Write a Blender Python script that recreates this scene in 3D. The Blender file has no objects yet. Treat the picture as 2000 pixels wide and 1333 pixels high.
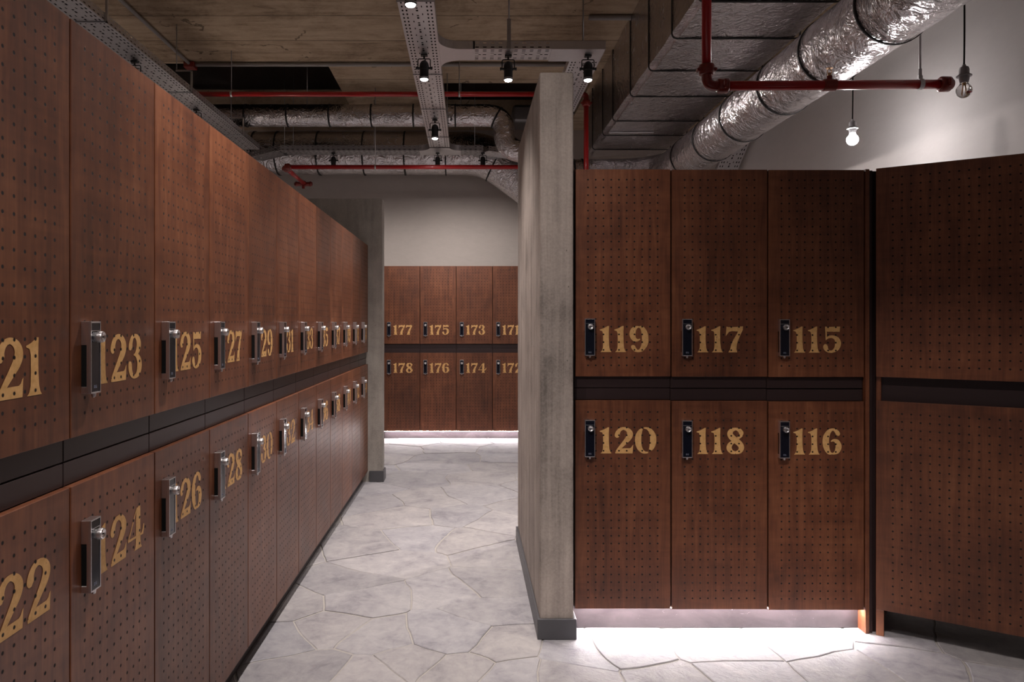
import bpy, bmesh, math, random
from mathutils import Vector, Matrix, noise
from mathutils.geometry import tessellate_polygon

# ------------------------------------------------------------------ camera, world, exposure
SC = bpy.context.scene
COL = SC.collection
F = 1427.0; CX = 915.0; CY = 630.0; H = 1.287      # pixels of the 2000 x 1333 frame, metres

cam_data = bpy.data.cameras.new('camera')
cam = bpy.data.objects.new('camera', cam_data)
COL.objects.link(cam)
cam.location = (0, 0, H)
cam.rotation_euler = (math.pi / 2, 0, 0)
cam_data.sensor_width = 36
cam_data.lens = 36 * F / 2000
cam_data.shift_x = (1000 - CX) / 2000
cam_data.shift_y = -(666.5 - CY) / 2000
cam_data.clip_start = 0.02
SC.camera = cam

world = bpy.data.worlds.new('world')
SC.world = world
world.use_nodes = True
world.node_tree.nodes['Background'].inputs[0].default_value = (0.5, 0.47, 0.5, 1)
world.node_tree.nodes['Background'].inputs[1].default_value = 0.05     # added faint ambient fill; the near end is left unwalled to let it in

SC.view_settings.view_transform = 'Standard'
SC.view_settings.look = 'None'
SC.view_settings.gamma = 1
SC.view_settings.use_curve_mapping = False
SC.view_settings.exposure = 0.48
SC.cycles.diffuse_bounces = 6
SC.cycles.max_bounces = 14

SPOT_W = 84.0        # watts of one lit spotlight
LED_E = 150.0         # emission of the strips under the lockers
BULB_E = 130.0       # emission of the lit pendant bulb
LAMP_COL = (1.0, 0.91, 0.875)


def P(px, py, d):
    """the point of the place that stands d metres in front of the lens at a pixel of the photograph"""
    return Vector(((px - CX) * d / F, d, H - (py - CY) * d / F))


def srgb(r, g, b):
    def c(v):
        v /= 255.0
        return v / 12.92 if v <= 0.04045 else ((v + 0.055) / 1.055) ** 2.4
    return (c(r), c(g), c(b), 1.0)


# ------------------------------------------------------------------ materials
class NT:
    def __init__(self, name):
        self.m = bpy.data.materials.new(name)
        self.m.use_nodes = True
        self.t = self.m.node_tree
        self.b = self.t.nodes['Principled BSDF']
        self.out = self.t.nodes['Material Output']

    def n(self, kind, **kw):
        x = self.t.nodes.new(kind)
        for k, v in kw.items():
            setattr(x, k, v)
        return x

    def l(self, a, b):
        self.t.links.new(a, b)

    def val(self, sock, v):
        if hasattr(v, 'is_output'):
            self.l(v, sock)
        else:
            sock.default_value = v

    def math(self, op, a, b=0.0, c=None, clamp=False):
        x = self.n('ShaderNodeMath', operation=op, use_clamp=clamp)
        self.val(x.inputs[0], a)
        self.val(x.inputs[1], b)
        if c is not None:
            self.val(x.inputs[2], c)
        return x.outputs[0]

    def coords(self, scale=(1, 1, 1), rand=0.0, kind='Object', loc=(0, 0, 0)):
        tc = self.n('ShaderNodeTexCoord')
        v = tc.outputs[kind]
        if rand:
            oi = self.n('ShaderNodeObjectInfo')
            a = self.n('ShaderNodeVectorMath', operation='SCALE')
            a.inputs[0].default_value = (17.3, 9.1, 31.7)
            k = self.math('MULTIPLY', oi.outputs['Random'], rand)
            self.l(k, a.inputs['Scale'])
            s = self.n('ShaderNodeVectorMath', operation='ADD')
            self.l(v, s.inputs[0]); self.l(a.outputs[0], s.inputs[1])
            v = s.outputs[0]
        mp = self.n('ShaderNodeMapping')
        mp.inputs['Scale'].default_value = scale
        mp.inputs['Location'].default_value = loc
        self.l(v, mp.inputs['Vector'])
        return mp.outputs[0]

    def noise(self, vec, scale, detail=4, rough=0.55, dist=0.0):
        x = self.n('ShaderNodeTexNoise')
        x.inputs['Scale'].default_value = scale
        x.inputs['Detail'].default_value = detail
        x.inputs['Roughness'].default_value = rough
        x.inputs['Distortion'].default_value = dist
        self.l(vec, x.inputs['Vector'])
        return x.outputs['Fac']

    def ramp(self, fac, stops):
        x = self.n('ShaderNodeValToRGB')
        e = x.color_ramp.elements
        while len(e) < len(stops):
            e.new(0.5)
        for i, (p, c) in enumerate(stops):
            e[i].position = p
            e[i].color = c if len(c) == 4 else (*c, 1)
        self.l(fac, x.inputs[0])
        return x.outputs[0]

    def mix(self, fac, a, b, blend='MIX'):
        x = self.n('ShaderNodeMix', data_type='RGBA', blend_type=blend)
        self.val(x.inputs[0], fac)
        self.val(x.inputs[6], a)
        self.val(x.inputs[7], b)
        return x.outputs[2]

    def bump(self, h, strength=0.3, dist=0.01, prev=None):
        x = self.n('ShaderNodeBump')
        x.inputs['Strength'].default_value = strength
        x.inputs['Distance'].default_value = dist
        self.l(h, x.inputs['Height'])
        if prev is not None:
            self.l(prev, x.inputs['Normal'])
        return x.outputs[0]

    def set(self, **kw):
        names = dict(color='Base Color', rough='Roughness', metal='Metallic', normal='Normal',
                     spec='Specular IOR Level', trans='Transmission Weight', ior='IOR',
                     coat='Coat Weight', coat_rough='Coat Roughness')
        for k, v in kw.items():
            self.val(self.b.inputs[names[k]], v)
        return self.m


def hole_mask(t, x0, x1, z0, z1, pitch=0.032, rad=0.0036):
    """1 inside the drilled holes of the pegboard grid, 0 elsewhere (door-local metres)"""
    tc = t.n('ShaderNodeTexCoord')
    sp = t.n('ShaderNodeSeparateXYZ')
    t.l(tc.outputs['Object'], sp.inputs[0])
    out = []
    lim = []
    for sock, o, hi in ((sp.outputs['X'], x0, x1), (sp.outputs['Z'], z0, z1)):
        u = t.math('DIVIDE', t.math('SUBTRACT', sock, o), pitch)
        f = t.math('SUBTRACT', t.math('FRACT', t.math('ADD', u, 0.5)), 0.5)
        out.append(t.math('MULTIPLY', f, pitch))
        lim.append(t.math('GREATER_THAN', sock, o - pitch * 0.4))
        lim.append(t.math('LESS_THAN', sock, hi + pitch * 0.4))
    d = t.math('SQRT', t.math('ADD', t.math('POWER', out[0], 2), t.math('POWER', out[1], 2)))
    m = t.math('SUBTRACT', 1.0, t.math('DIVIDE', t.math('SUBTRACT', d, rad - 0.0008), 0.0016, clamp=True), clamp=True)
    for q in lim:
        m = t.math('MULTIPLY', m, q)
    return m


HX0, HX1, HZ0, HZ1 = 0.056, 0.344, 0.046, 0.814


def wood_color(t):
    v = t.coords((1, 1, 1), rand=1.0)
    warp = t.coords((9, 9, 1.1), rand=1.0)
    g1 = t.noise(warp, 3.2, 5, 0.6, 0.9)                 # broad vertical figure
    g2 = t.noise(t.coords((170, 170, 5), rand=1.0), 1.0, 4, 0.6)   # fine pores
    g3 = t.noise(v, 3.0, 4, 0.65, 0.6)                  # stain blotches
    g4 = t.noise(t.coords((4, 4, 26), rand=1.0), 1.0, 3, 0.5, 1.2)  # cross ripple
    s = t.math('ADD', t.math('MULTIPLY', g1, 0.40), t.math('MULTIPLY', g2, 0.22))
    s = t.math('ADD', s, t.math('MULTIPLY', g3, 0.38))
    s = t.math('ADD', s, t.math('MULTIPLY', t.math('SUBTRACT', g4, 0.5), 0.16))
    c = t.ramp(s, [(0.34, (0.063, 0.0200, 0.0095)), (0.48, (0.136, 0.0440, 0.0195)),
                   (0.58, (0.192, 0.0670, 0.0290)), (0.72, (0.275, 0.1080, 0.0500))])
    oi = t.n('ShaderNodeObjectInfo')
    hsv = t.n('ShaderNodeHueSaturation')
    t.l(c, hsv.inputs['Color'])
    t.l(t.math('ADD', 0.82, t.math('MULTIPLY', oi.outputs['Random'], 0.36)), hsv.inputs['Value'])
    hsv.inputs['Saturation'].default_value = 1.0
    return hsv.outputs[0], s, g2


def make_wood(name, x0=HX0, x1=HX1, z0=HZ0, z1=HZ1, holes=True):
    t = NT(name)
    c, s, g2 = wood_color(t)
    # pale scuffs
    sc = t.noise(t.coords((5, 5, 14), rand=1.0, loc=(3, 1, 2)), 1.0, 6, 0.7, 2.2)
    scm = t.math('MULTIPLY', t.math('GREATER_THAN', sc, 0.735), 0.22)
    c = t.mix(scm, c, (0.40, 0.25, 0.19, 1))
    r = t.math('ADD', 0.30, t.math('MULTIPLY', t.noise(t.coords((6, 6, 6), rand=1.0), 1.0, 5, 0.7), 0.22))
    hgt = t.math('MULTIPLY', s, 0.5)
    if holes:
        m = hole_mask(t, x0, x1, z0, z1)
        c = t.mix(m, c, (0.004, 0.002, 0.002, 1))
        hgt = t.math('SUBTRACT', hgt, t.math('MULTIPLY', m, 1.5))
        r = t.math('ADD', r, t.math('MULTIPLY', m, 0.5), clamp=True)
    nb = t.bump(hgt, 0.12, 0.004)
    return t.set(color=c, rough=r, normal=nb, spec=0.58)


def make_gold():
    t = NT('number_paint')
    wc, s, g2 = wood_color(t)
    n1 = t.noise(t.coords((1, 1, 1), rand=1.0), 60, 5, 0.7)
    n2 = t.noise(t.coords((140, 140, 20), rand=1.0), 1.0, 3, 0.6)
    gold = t.ramp(n1, [(0.3, (0.60, 0.33, 0.115)), (0.7, (0.80, 0.48, 0.20))])
    wear = t.math('GREATER_THAN', t.math('ADD', t.math('MULTIPLY', n1, 0.55), t.math('MULTIPLY', n2, 0.45)), 0.64)
    c = t.mix(t.math('MULTIPLY', wear, 0.75), gold, wc)
    m = hole_mask(t, HX0, HX1, HZ0, HZ1)
    c = t.mix(m, c, (0.004, 0.002, 0.002, 1))
    return t.set(color=c, rough=0.55, spec=0.3)


def make_metal(name, col, rough, bump=0.0, scale=80, vary=0.1):
    t = NT(name)
    n = t.noise(t.coords(), scale, 4, 0.6)
    c = t.mix(t.math('MULTIPLY', n, vary), col, tuple(v * 0.55 for v in col[:3]) + (1,))
    r = t.math('ADD', rough - 0.05, t.math('MULTIPLY', n, 0.1))
    kw = {}
    if bump:
        kw['normal'] = t.bump(n, bump, 0.002)
    return t.set(color=c, rough=r, metal=1.0, **kw)


def make_paint(name, col, rough, spec=0.5, vary=0.25, scale=25, coat=0.0):
    t = NT(name)
    n = t.noise(t.coords(), scale, 5, 0.6)
    c = t.mix(t.math('MULTIPLY', n, vary), col, tuple(v * 0.5 for v in col[:3]) + (1,))
    return t.set(color=c, rough=rough, spec=spec, coat=coat)


def make_emit(name, col, strength):
    t = NT(name)
    e = t.n('ShaderNodeEmission')
    e.inputs[0].default_value = (*col, 1)
    e.inputs[1].default_value = strength
    t.l(e.outputs[0], t.out.inputs['Surface'])
    return t.m


def make_plaster(name, col, mottling=0.25):
    t = NT(name)
    n1 = t.noise(t.coords(), 1.3, 5, 0.6, 0.4)
    n2 = t.noise(t.coords((1, 1, 2.2)), 9, 6, 0.65, 0.5)
    n3 = t.noise(t.coords(), 180, 3, 0.6)
    k = t.math('ADD', t.math('MULTIPLY', n1, 0.6), t.math('MULTIPLY', n2, 0.4))
    c = t.ramp(k, [(0.3, tuple(v * (1 - mottling) for v in col[:3])), (0.7, col[:3])])
    h = t.math('ADD', t.math('MULTIPLY', n2, 0.7), t.math('MULTIPLY', n3, 0.15))
    return t.set(color=c, rough=0.75, normal=t.bump(h, 0.25, 0.01), spec=0.3)


def make_board_concrete(name, col, streak):
    """cast concrete; streak = mapping scale stretched along the shutter boards"""
    t = NT(name)
    st = t.noise(t.coords(streak), 1.0, 5, 0.65, 0.2)
    bl = t.noise(t.coords(), 3.5, 6, 0.65, 0.3)
    fine = t.noise(t.coords(), 120, 3, 0.6)
    k = t.math('ADD', t.math('MULTIPLY', st, 0.42), t.math('MULTIPLY', bl, 0.40))
    k = t.math('ADD', k, t.math('MULTIPLY', fine, 0.18))
    c = t.ramp(k, [(0.36, tuple(v * 0.42 for v in col)), (0.475, tuple(v * 0.82 for v in col)),
                   (0.56, tuple(v * 1.05 for v in col)), (0.68, tuple(v * 1.36 for v in col))])
    vo = t.n('ShaderNodeTexVoronoi')
    vo.inputs['Scale'].default_value = 16
    t.l(t.coords((1, 1, 0.7)), vo.inputs['Vector'])
    pit = t.math('LESS_THAN', vo.outputs['Distance'], 0.045)
    c = t.mix(t.math('MULTIPLY', pit, 0.6), c, (0.03, 0.025, 0.02, 1))
    h = t.math('SUBTRACT', t.math('ADD', st, t.math('MULTIPLY', fine, 0.3)), pit)
    return t.set(color=c, rough=0.8, normal=t.bump(h, 0.35, 0.006), spec=0.3)


def make_ceiling():
    t = NT('ceiling_concrete')
    tc = t.n('ShaderNodeTexCoord')
    sp = t.n('ShaderNodeSeparateXYZ')
    t.l(tc.outputs['Object'], sp.inputs[0])
    y = sp.outputs['Y']
    wob = t.noise(t.coords((2.5, 2.5, 2.5)), 1.0, 4, 0.6)
    yy = t.math('ADD', y, t.math('MULTIPLY', t.math('SUBTRACT', wob, 0.5), 0.03))
    u = t.math('DIVIDE', t.math('SUBTRACT', yy, 5.36), 0.47)
    fr = t.math('ABSOLUTE', t.math('SUBTRACT', t.math('FRACT', t.math('ADD', u, 0.5)), 0.5))
    seam = t.math('LESS_THAN', fr, 0.011)
    idx = t.math('FLOOR', u)
    wn = t.n('ShaderNodeTexWhiteNoise', noise_dimensions='1D')
    t.l(idx, wn.inputs['W'])
    st = t.noise(t.coords((2.2, 16, 4)), 1.0, 6, 0.7, 0.5)
    bl = t.noise(t.coords(), 2.2, 6, 0.7, 0.6)
    fine = t.noise(t.coords((30, 90, 30)), 1.0, 3, 0.7)
    k = t.math('ADD', t.math('MULTIPLY', st, 0.42), t.math('MULTIPLY', bl, 0.42))
    k = t.math('ADD', k, t.math('MULTIPLY', fine, 0.16))
    k = t.math('ADD', k, t.math('MULTIPLY', t.math('SUBTRACT', wn.outputs[0], 0.5), 0.05))
    c = t.ramp(k, [(0.33, (0.11, 0.072, 0.046)), (0.47, (0.42, 0.315, 0.215)),
                   (0.58, (0.55, 0.43, 0.305)), (0.74, (0.66, 0.55, 0.43))])
    # cracks
    cv = t.n('ShaderNodeTexVoronoi', feature='DISTANCE_TO_EDGE')
    cv.inputs['Scale'].default_value = 0.75
    mp = t.n('ShaderNodeMapping')
    t.l(tc.outputs['Object'], mp.inputs['Vector'])
    cn = t.n('ShaderNodeTexNoise'); cn.inputs['Scale'].default_value = 5; cn.inputs['Detail'].default_value = 6
    t.l(tc.outputs['Object'], cn.inputs['Vector'])
    add = t.n('ShaderNodeVectorMath', operation='MULTIPLY_ADD')
    t.l(cn.outputs['Color'], add.inputs[0]); add.inputs[1].default_value = (0.35, 0.35, 0.35)
    t.l(mp.outputs[0], add.inputs[2])
    t.l(add.outputs[0], cv.inputs['Vector'])
    crack = t.math('MULTIPLY', t.math('LESS_THAN', cv.outputs['Distance'], 0.007),
                   t.math('GREATER_THAN', bl, 0.55))
    dark = t.math('MAXIMUM', t.math('MULTIPLY', seam, 0.75), t.math('MULTIPLY', crack, 0.6))
    c = t.mix(dark, c, (0.03, 0.02, 0.012, 1))
    h = t.math('SUBTRACT', t.math('ADD', t.math('MULTIPLY', st, 0.8), t.math('MULTIPLY', fine, 0.3)), dark)
    return t.set(color=c, rough=0.85, normal=t.bump(h, 0.4, 0.01), spec=0.25)


def make_foil(name, crinkle=1.0):
    t = NT(name)
    v = t.coords()
    n1 = t.noise(v, 7, 5, 0.65, 1.4)
    n2 = t.noise(v, 38, 4, 0.6, 1.6)
    vo = t.n('ShaderNodeTexVoronoi', feature='DISTANCE_TO_EDGE')
    vo.inputs['Scale'].default_value = 13
    dv = t.n('ShaderNodeVectorMath', operation='MULTIPLY_ADD')
    nz = t.n('ShaderNodeTexNoise'); nz.inputs['Scale'].default_value = 9
    t.l(v, nz.inputs['Vector'])
    t.l(nz.outputs['Color'], dv.inputs[0]); dv.inputs[1].default_value = (0.12, 0.12, 0.12)
    t.l(v, dv.inputs[2]); t.l(dv.outputs[0], vo.inputs['Vector'])
    ridge = t.math('SUBTRACT', 1.0, t.math('MULTIPLY', vo.outputs['Distance'], 9.0), clamp=True)
    cre = t.math('ABSOLUTE', t.math('SUBTRACT', t.noise(v, 9, 3, 0.6, 1.2), 0.5))
    cre2 = t.math('ABSOLUTE', t.math('SUBTRACT', t.noise(t.coords((1, 1, 1), loc=(5, 2, 7)), 21, 2, 0.55, 0.8), 0.5))
    h = t.math('ADD', t.math('MULTIPLY', cre, 3.0), t.math('MULTIPLY', n1, 0.8))
    h = t.math('ADD', h, t.math('MULTIPLY', cre2, 0.6))
    c = t.mix(n2, (0.55, 0.52, 0.53, 1), (0.80, 0.77, 0.78, 1))
    r = t.math('ADD', 0.17, t.math('MULTIPLY', n1, 0.16))
    return t.set(color=c, rough=r, metal=1.0, normal=t.bump(h, 0.55 * crinkle, 0.02))


def make_flagstone():
    t = NT('flagstone')
    at = t.n('ShaderNodeAttribute', attribute_name='tint')
    v = t.coords()
    n1 = t.noise(v, 4.0, 6, 0.65, 0.8)
    n2 = t.noise(v, 22, 5, 0.7, 0.6)
    n3 = t.noise(v, 150, 3, 0.6)
    k = t.math('ADD', t.math('MULTIPLY', n1, 0.6), t.math('MULTIPLY', n2, 0.4))
    c = t.ramp(k, [(0.32, (0.20, 0.19, 0.205)), (0.46, (0.325, 0.31, 0.318)),
                   (0.58, (0.40, 0.382, 0.38)), (0.74, (0.49, 0.468, 0.45))])
    c = t.mix(1.0, c, at.outputs['Color'], 'MULTIPLY')
    h = t.math('ADD', t.math('MULTIPLY', n1, 1.1), t.math('ADD', t.math('MULTIPLY', n2, 0.45), t.math('MULTIPLY', n3, 0.08)))
    r = t.math('ADD', 0.46, t.math('MULTIPLY', n2, 0.25))
    return t.set(color=c, rough=r, normal=t.bump(h, 0.35, 0.016), spec=0.4)


def make_glass(name):
    t = NT(name)
    return t.set(color=(1, 1, 1, 1), rough=0.02, trans=1.0, ior=1.45)


M = {}
M['wood'] = make_wood('perforated_stained_plywood')
M['wood_wide'] = make_wood('perforated_stained_plywood_wide', 0.060, 0.60, 0.046, 0.814)
M['wood_plain'] = make_wood('stained_plywood', holes=False)
M['gold'] = make_gold()
M['rail'] = make_paint('dark_brown_metal', (0.035, 0.020, 0.020, 1), 0.36, 0.5, 0.2)
M['carcass'] = make_paint('dark_carcass', (0.03, 0.016, 0.012, 1), 0.6)
M['chrome'] = make_metal('brushed_chrome', (0.82, 0.80, 0.82, 1), 0.30)
M['knob'] = make_metal('satin_nickel', (0.86, 0.84, 0.84, 1), 0.34)
M['black_gloss'] = make_paint('black_gloss_plastic', (0.006, 0.007, 0.014, 1), 0.12, 0.6, 0.1)
M['black'] = make_paint('matt_black_metal', (0.012, 0.012, 0.013, 1), 0.42, 0.45)
M['pocket'] = make_paint('black_recess', (0.004, 0.004, 0.004, 1), 0.7, 0.2)
M['mark'] = make_paint('grey_print', (0.25, 0.27, 0.36, 1), 0.5)
M['galv'] = make_metal('galvanised_steel', (0.74, 0.73, 0.745, 1), 0.45, 0.05, 35, 0.3)
M['galv_dark'] = make_metal('dull_galvanised_steel', (0.44, 0.43, 0.44, 1), 0.5, 0.05, 35, 0.3)
M['foil'] = make_foil('duct_foil')
M['foil_flat'] = make_foil('duct_foil_flat', 0.75)
M['strap'] = make_paint('black_strap', (0.010, 0.009, 0.009, 1), 0.6)
M['red'] = make_paint('red_pipe_paint', (0.50, 0.012, 0.014, 1), 0.30, 0.5, 0.3, 12, 0.3)
M['red_fitting'] = make_paint('red_cast_fitting', (0.27, 0.022, 0.014, 1), 0.34, 0.5, 0.5, 60, 0.4)
M['brass'] = make_metal('brass', (0.70, 0.42, 0.22, 1), 0.35)
M['conduit'] = make_paint('grey_plastic_conduit', (0.40, 0.38, 0.37, 1), 0.45)
M['plaster_back'] = make_plaster('grey_plaster', (0.50, 0.45, 0.415), 0.14)
M['plaster_side'] = make_plaster('white_plaster', (0.74, 0.70, 0.68), 0.10)
M['concrete_v'] = make_board_concrete('board_marked_concrete', (0.39, 0.335, 0.296), (26, 26, 0.8))
M['concrete_p'] = make_board_concrete('smooth_concrete', (0.42, 0.385, 0.345), (6, 6, 0.8))
M['ceiling'] = make_ceiling()
M['void'] = make_paint('dark_soffit', (0.016, 0.012, 0.010, 1), 0.9, 0.2)
M['base'] = make_paint('dark_grey_baseboard_metal', (0.085, 0.083, 0.090, 1), 0.42, 0.5, 0.3, 18)
M['kick'] = make_paint('dark_kickboard', (0.045, 0.034, 0.032, 1), 0.5)
M['stone'] = make_flagstone()
M['grout'] = make_paint('sand_grout', (0.46, 0.43, 0.395, 1), 0.9, 0.2, 0.5, 60)
M['cord'] = make_paint('black_textile_cord', (0.02, 0.018, 0.018, 1), 0.8, 0.2)
M['glass'] = make_glass('clear_bulb_glass')
M['lens_off'] = make_paint('unlit_lens', (0.03, 0.03, 0.035, 1), 0.1, 0.6)
M['lens_on'] = make_emit('lit_lens', LAMP_COL, 22.0)
M['led'] = make_emit('led_strip_light', (1.0, 0.93, 0.94), LED_E)
M['bulb_on'] = make_emit('lit_bulb', (1.0, 0.95, 0.95), BULB_E)


def make_plinth():
    t = NT('scuffed_plinth_metal')
    n = t.noise(t.coords((4, 4, 10)), 1.0, 5, 0.7, 1.0)
    n2 = t.noise(t.coords((14, 14, 20)), 1.0, 6, 0.75, 2.0)
    sc = t.math('GREATER_THAN', n2, 0.66)
    c = t.ramp(n, [(0.3, (0.028, 0.021, 0.023)), (0.7, (0.062, 0.048, 0.051))])
    c = t.mix(t.math('MULTIPLY', sc, 0.7), c, (0.30, 0.27, 0.27, 1))
    return t.set(color=c, rough=0.38, spec=0.5)


M['plinth'] = make_plinth()


# ------------------------------------------------------------------ mesh helpers
def obj(name, bm, mat, parent=None, smooth=None):
    me = bm if isinstance(bm, bpy.types.Mesh) else to_mesh(name, bm, smooth)
    o = bpy.data.objects.new(name, me)
    COL.objects.link(o)
    if mat is not None and not me.materials:
        for m in (mat if isinstance(mat, (list, tuple)) else [mat]):
            me.materials.append(m)
    if parent is not None:
        o.parent = parent
    return o


def to_mesh(name, bm, smooth=None):
    me = bpy.data.meshes.new(name)
    bm.to_mesh(me)
    bm.free()
    if smooth is not None:
        me.shade_smooth()
        me.set_sharp_from_angle(angle=math.radians(smooth))
    return me


def tag(o, label, cat, group=None, kind=None):
    o['label'] = label
    o['category'] = cat
    if group:
        o['group'] = group
    if kind:
        o['kind'] = kind
    return o


def thing(name, label, cat, loc=(0, 0, 0), rotz=0.0, group=None):
    o = bpy.data.objects.new(name, None)
    COL.objects.link(o)
    o.empty_display_size = 0.05
    o.location = loc
    o.rotation_euler = (0, 0, rotz)
    return tag(o, label, cat, group)


def struct(name, bm, mat, label=None, smooth=None):
    o = obj(name, bm, mat, None, smooth)
    o['kind'] = 'structure'
    if label:
        o['label'] = label
    return o


def box(bm, x0, x1, y0, y1, z0, z1, bev=0.0, seg=1, mi=0):
    r = bmesh.ops.create_cube(bm, size=1.0)
    vs = r['verts']
    for v in vs:
        v.co = Vector(((x0 + x1) / 2 + v.co.x * (x1 - x0), (y0 + y1) / 2 + v.co.y * (y1 - y0),
                       (z0 + z1) / 2 + v.co.z * (z1 - z0)))
    fs = set(f for v in vs for f in v.link_faces)
    for f in fs:
        f.material_index = mi
    if bev > 0:
        es = list(set(e for v in vs for e in v.link_edges))
        bmesh.ops.bevel(bm, geom=es, offset=bev, segments=seg, affect='EDGES', profile=0.5)
    return bm


def frame_of(d):
    d = d.normalized()
    up = Vector((0, 0, 1)) if abs(d.z) < 0.95 else Vector((0, 1, 0))
    a = d.cross(up).normalized()
    return a, d.cross(a).normalized()


def tube(bm, pts, r, seg=16, caps=True, mi=0):
    """swept circle along a polyline; r is a number or one per point"""
    pts = [Vector(p) for p in pts]
    n = len(pts)
    rs = r if isinstance(r, (list, tuple)) else [r] * n
    rings = []
    a = None
    for i, p in enumerate(pts):
        if i == 0:
            d = pts[1] - p
        elif i == n - 1:
            d = p - pts[i - 1]
        else:
            d = (pts[i + 1] - p).normalized() + (p - pts[i - 1]).normalized()
        d.normalize()
        if a is None:
            a, b = frame_of(d)
        else:
            a = (a - d * a.dot(d)).normalized()
            b = d.cross(a).normalized()
        rings.append([bm.verts.new(p + (a * math.cos(2 * math.pi * k / seg) + b * math.sin(2 * math.pi * k / seg)) * rs[i])
                      for k in range(seg)])
    for i in range(n - 1):
        for k in range(seg):
            f = bm.faces.new((rings[i][k], rings[i][(k + 1) % seg], rings[i + 1][(k + 1) % seg], rings[i + 1][k]))
            f.material_index = mi
            f.smooth = True
    if caps:
        bm.faces.new(list(reversed(rings[0]))).material_index = mi
        bm.faces.new(rings[-1]).material_index = mi
    return bm


def rounded(pts, rad, n=8):
    """polyline with its corners rounded by arcs"""
    pts = [Vector(p) for p in pts]
    out = [pts[0]]
    for i in range(1, len(pts) - 1):
        p, a, b = pts[i], pts[i - 1], pts[i + 1]
        r = min(rad, (a - p).length * 0.49, (b - p).length * 0.49)
        s, e = p + (a - p).normalized() * r, p + (b - p).normalized() * r
        for k in range(n + 1):
            t = k / n
            out.append(s * (1 - t) ** 2 + p * 2 * t * (1 - t) + e * t * t)
    out.append(pts[-1])
    return out


def lathe(bm, prof, seg=24, org=(0, 0, 0), mi=0, axis='Z'):
    """surface of revolution; prof = [(radius, height)]"""
    rings = []
    o = Vector(org)
    for r, h in prof:
        ring = []
        for k in range(seg):
            an = 2 * math.pi * k / seg
            c, s = r * math.cos(an), r * math.sin(an)
            v = Vector((c, s, h)) if axis == 'Z' else (Vector((h, c, s)) if axis == 'X' else Vector((s, h, c)))
            ring.append(bm.verts.new(o + v))
        rings.append(ring)
    for i in range(len(rings) - 1):
        for k in range(seg):
            f = bm.faces.new((rings[i][k], rings[i][(k + 1) % seg], rings[i + 1][(k + 1) % seg], rings[i + 1][k]))
            f.material_index = mi
            f.smooth = True
    if prof[0][0] > 1e-5:
        bm.faces.new(list(reversed(rings[0]))).material_index = mi
    if prof[-1][0] > 1e-5:
        bm.faces.new(rings[-1]).material_index = mi
    bmesh.ops.remove_doubles(bm, verts=[v for rg in rings for v in rg], dist=1e-6)
    return bm


# ------------------------------------------------------------------ the setting: room shell
XL, XR, YF, YB, ZC = -3.6, 2.6, -2.5, 8.55, 3.537

random.seed(4)


def clip(poly, nx, ny, c):
    """keep the side nx*x + ny*y <= c"""
    out = []
    for i in range(len(poly)):
        a, b = poly[i], poly[(i + 1) % len(poly)]
        da, db = nx * a[0] + ny * a[1] - c, nx * b[0] + ny * b[1] - c
        if da <= 0:
            out.append(a)
        if (da < 0 < db) or (db < 0 < da):
            t = da / (da - db)
            out.append((a[0] + (b[0] - a[0]) * t, a[1] + (b[1] - a[1]) * t))
    return out


def floor_xy(px, py):
    d = F * H / (py - CY)
    return ((px - CX) * d / F, d)


traced = [(545, 1185), (735, 1242), (712, 1168), (882, 1234), (975, 1195), (990, 1262), (800, 1290),
          (875, 1150), (960, 1135), (762, 1100), (975, 1085), (680, 1138), (640, 1228), (555, 1245),
          (600, 1310), (700, 1322), (895, 1305), (1010, 1320), (1120, 1275), (1235, 1268), (1300, 1330),
          (1420, 1268), (1560, 1255), (1640, 1300), (1470, 1318), (1790, 1290), (1770, 1240), (1900, 1262),
          (1960, 1325), (1100, 1325), (905, 1055), (820, 1050), (700, 1060), (900, 1010), (780, 1010),
          (960, 1020), (720, 985), (840, 975), (930, 965)]
seeds = [floor_xy(*q) for q in traced]
tries = 0
while tries < 5200:
    tries += 1
    q = (random.uniform(XL, XR), random.uniform(YF, YB))
    if all(((q[0] - s[0]) / 1.12) ** 2 + ((q[1] - s[1]) / 0.88) ** 2 > 0.43 ** 2 for s in seeds):
        seeds.append(q)

bm = bmesh.new()
tint = bm.loops.layers.float_color.new('tint')
GAP = 0.0036


def wob(p):
    v = noise.noise_vector(Vector((p[0] * 2.6, p[1] * 2.6, 3.1)))
    w = noise.noise_vector(Vector((p[0] * 11, p[1] * 11, 8.4)))
    return (p[0] + v.x * 0.06 + w.x * 0.010, p[1] + v.y * 0.06 + w.y * 0.010)


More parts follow.
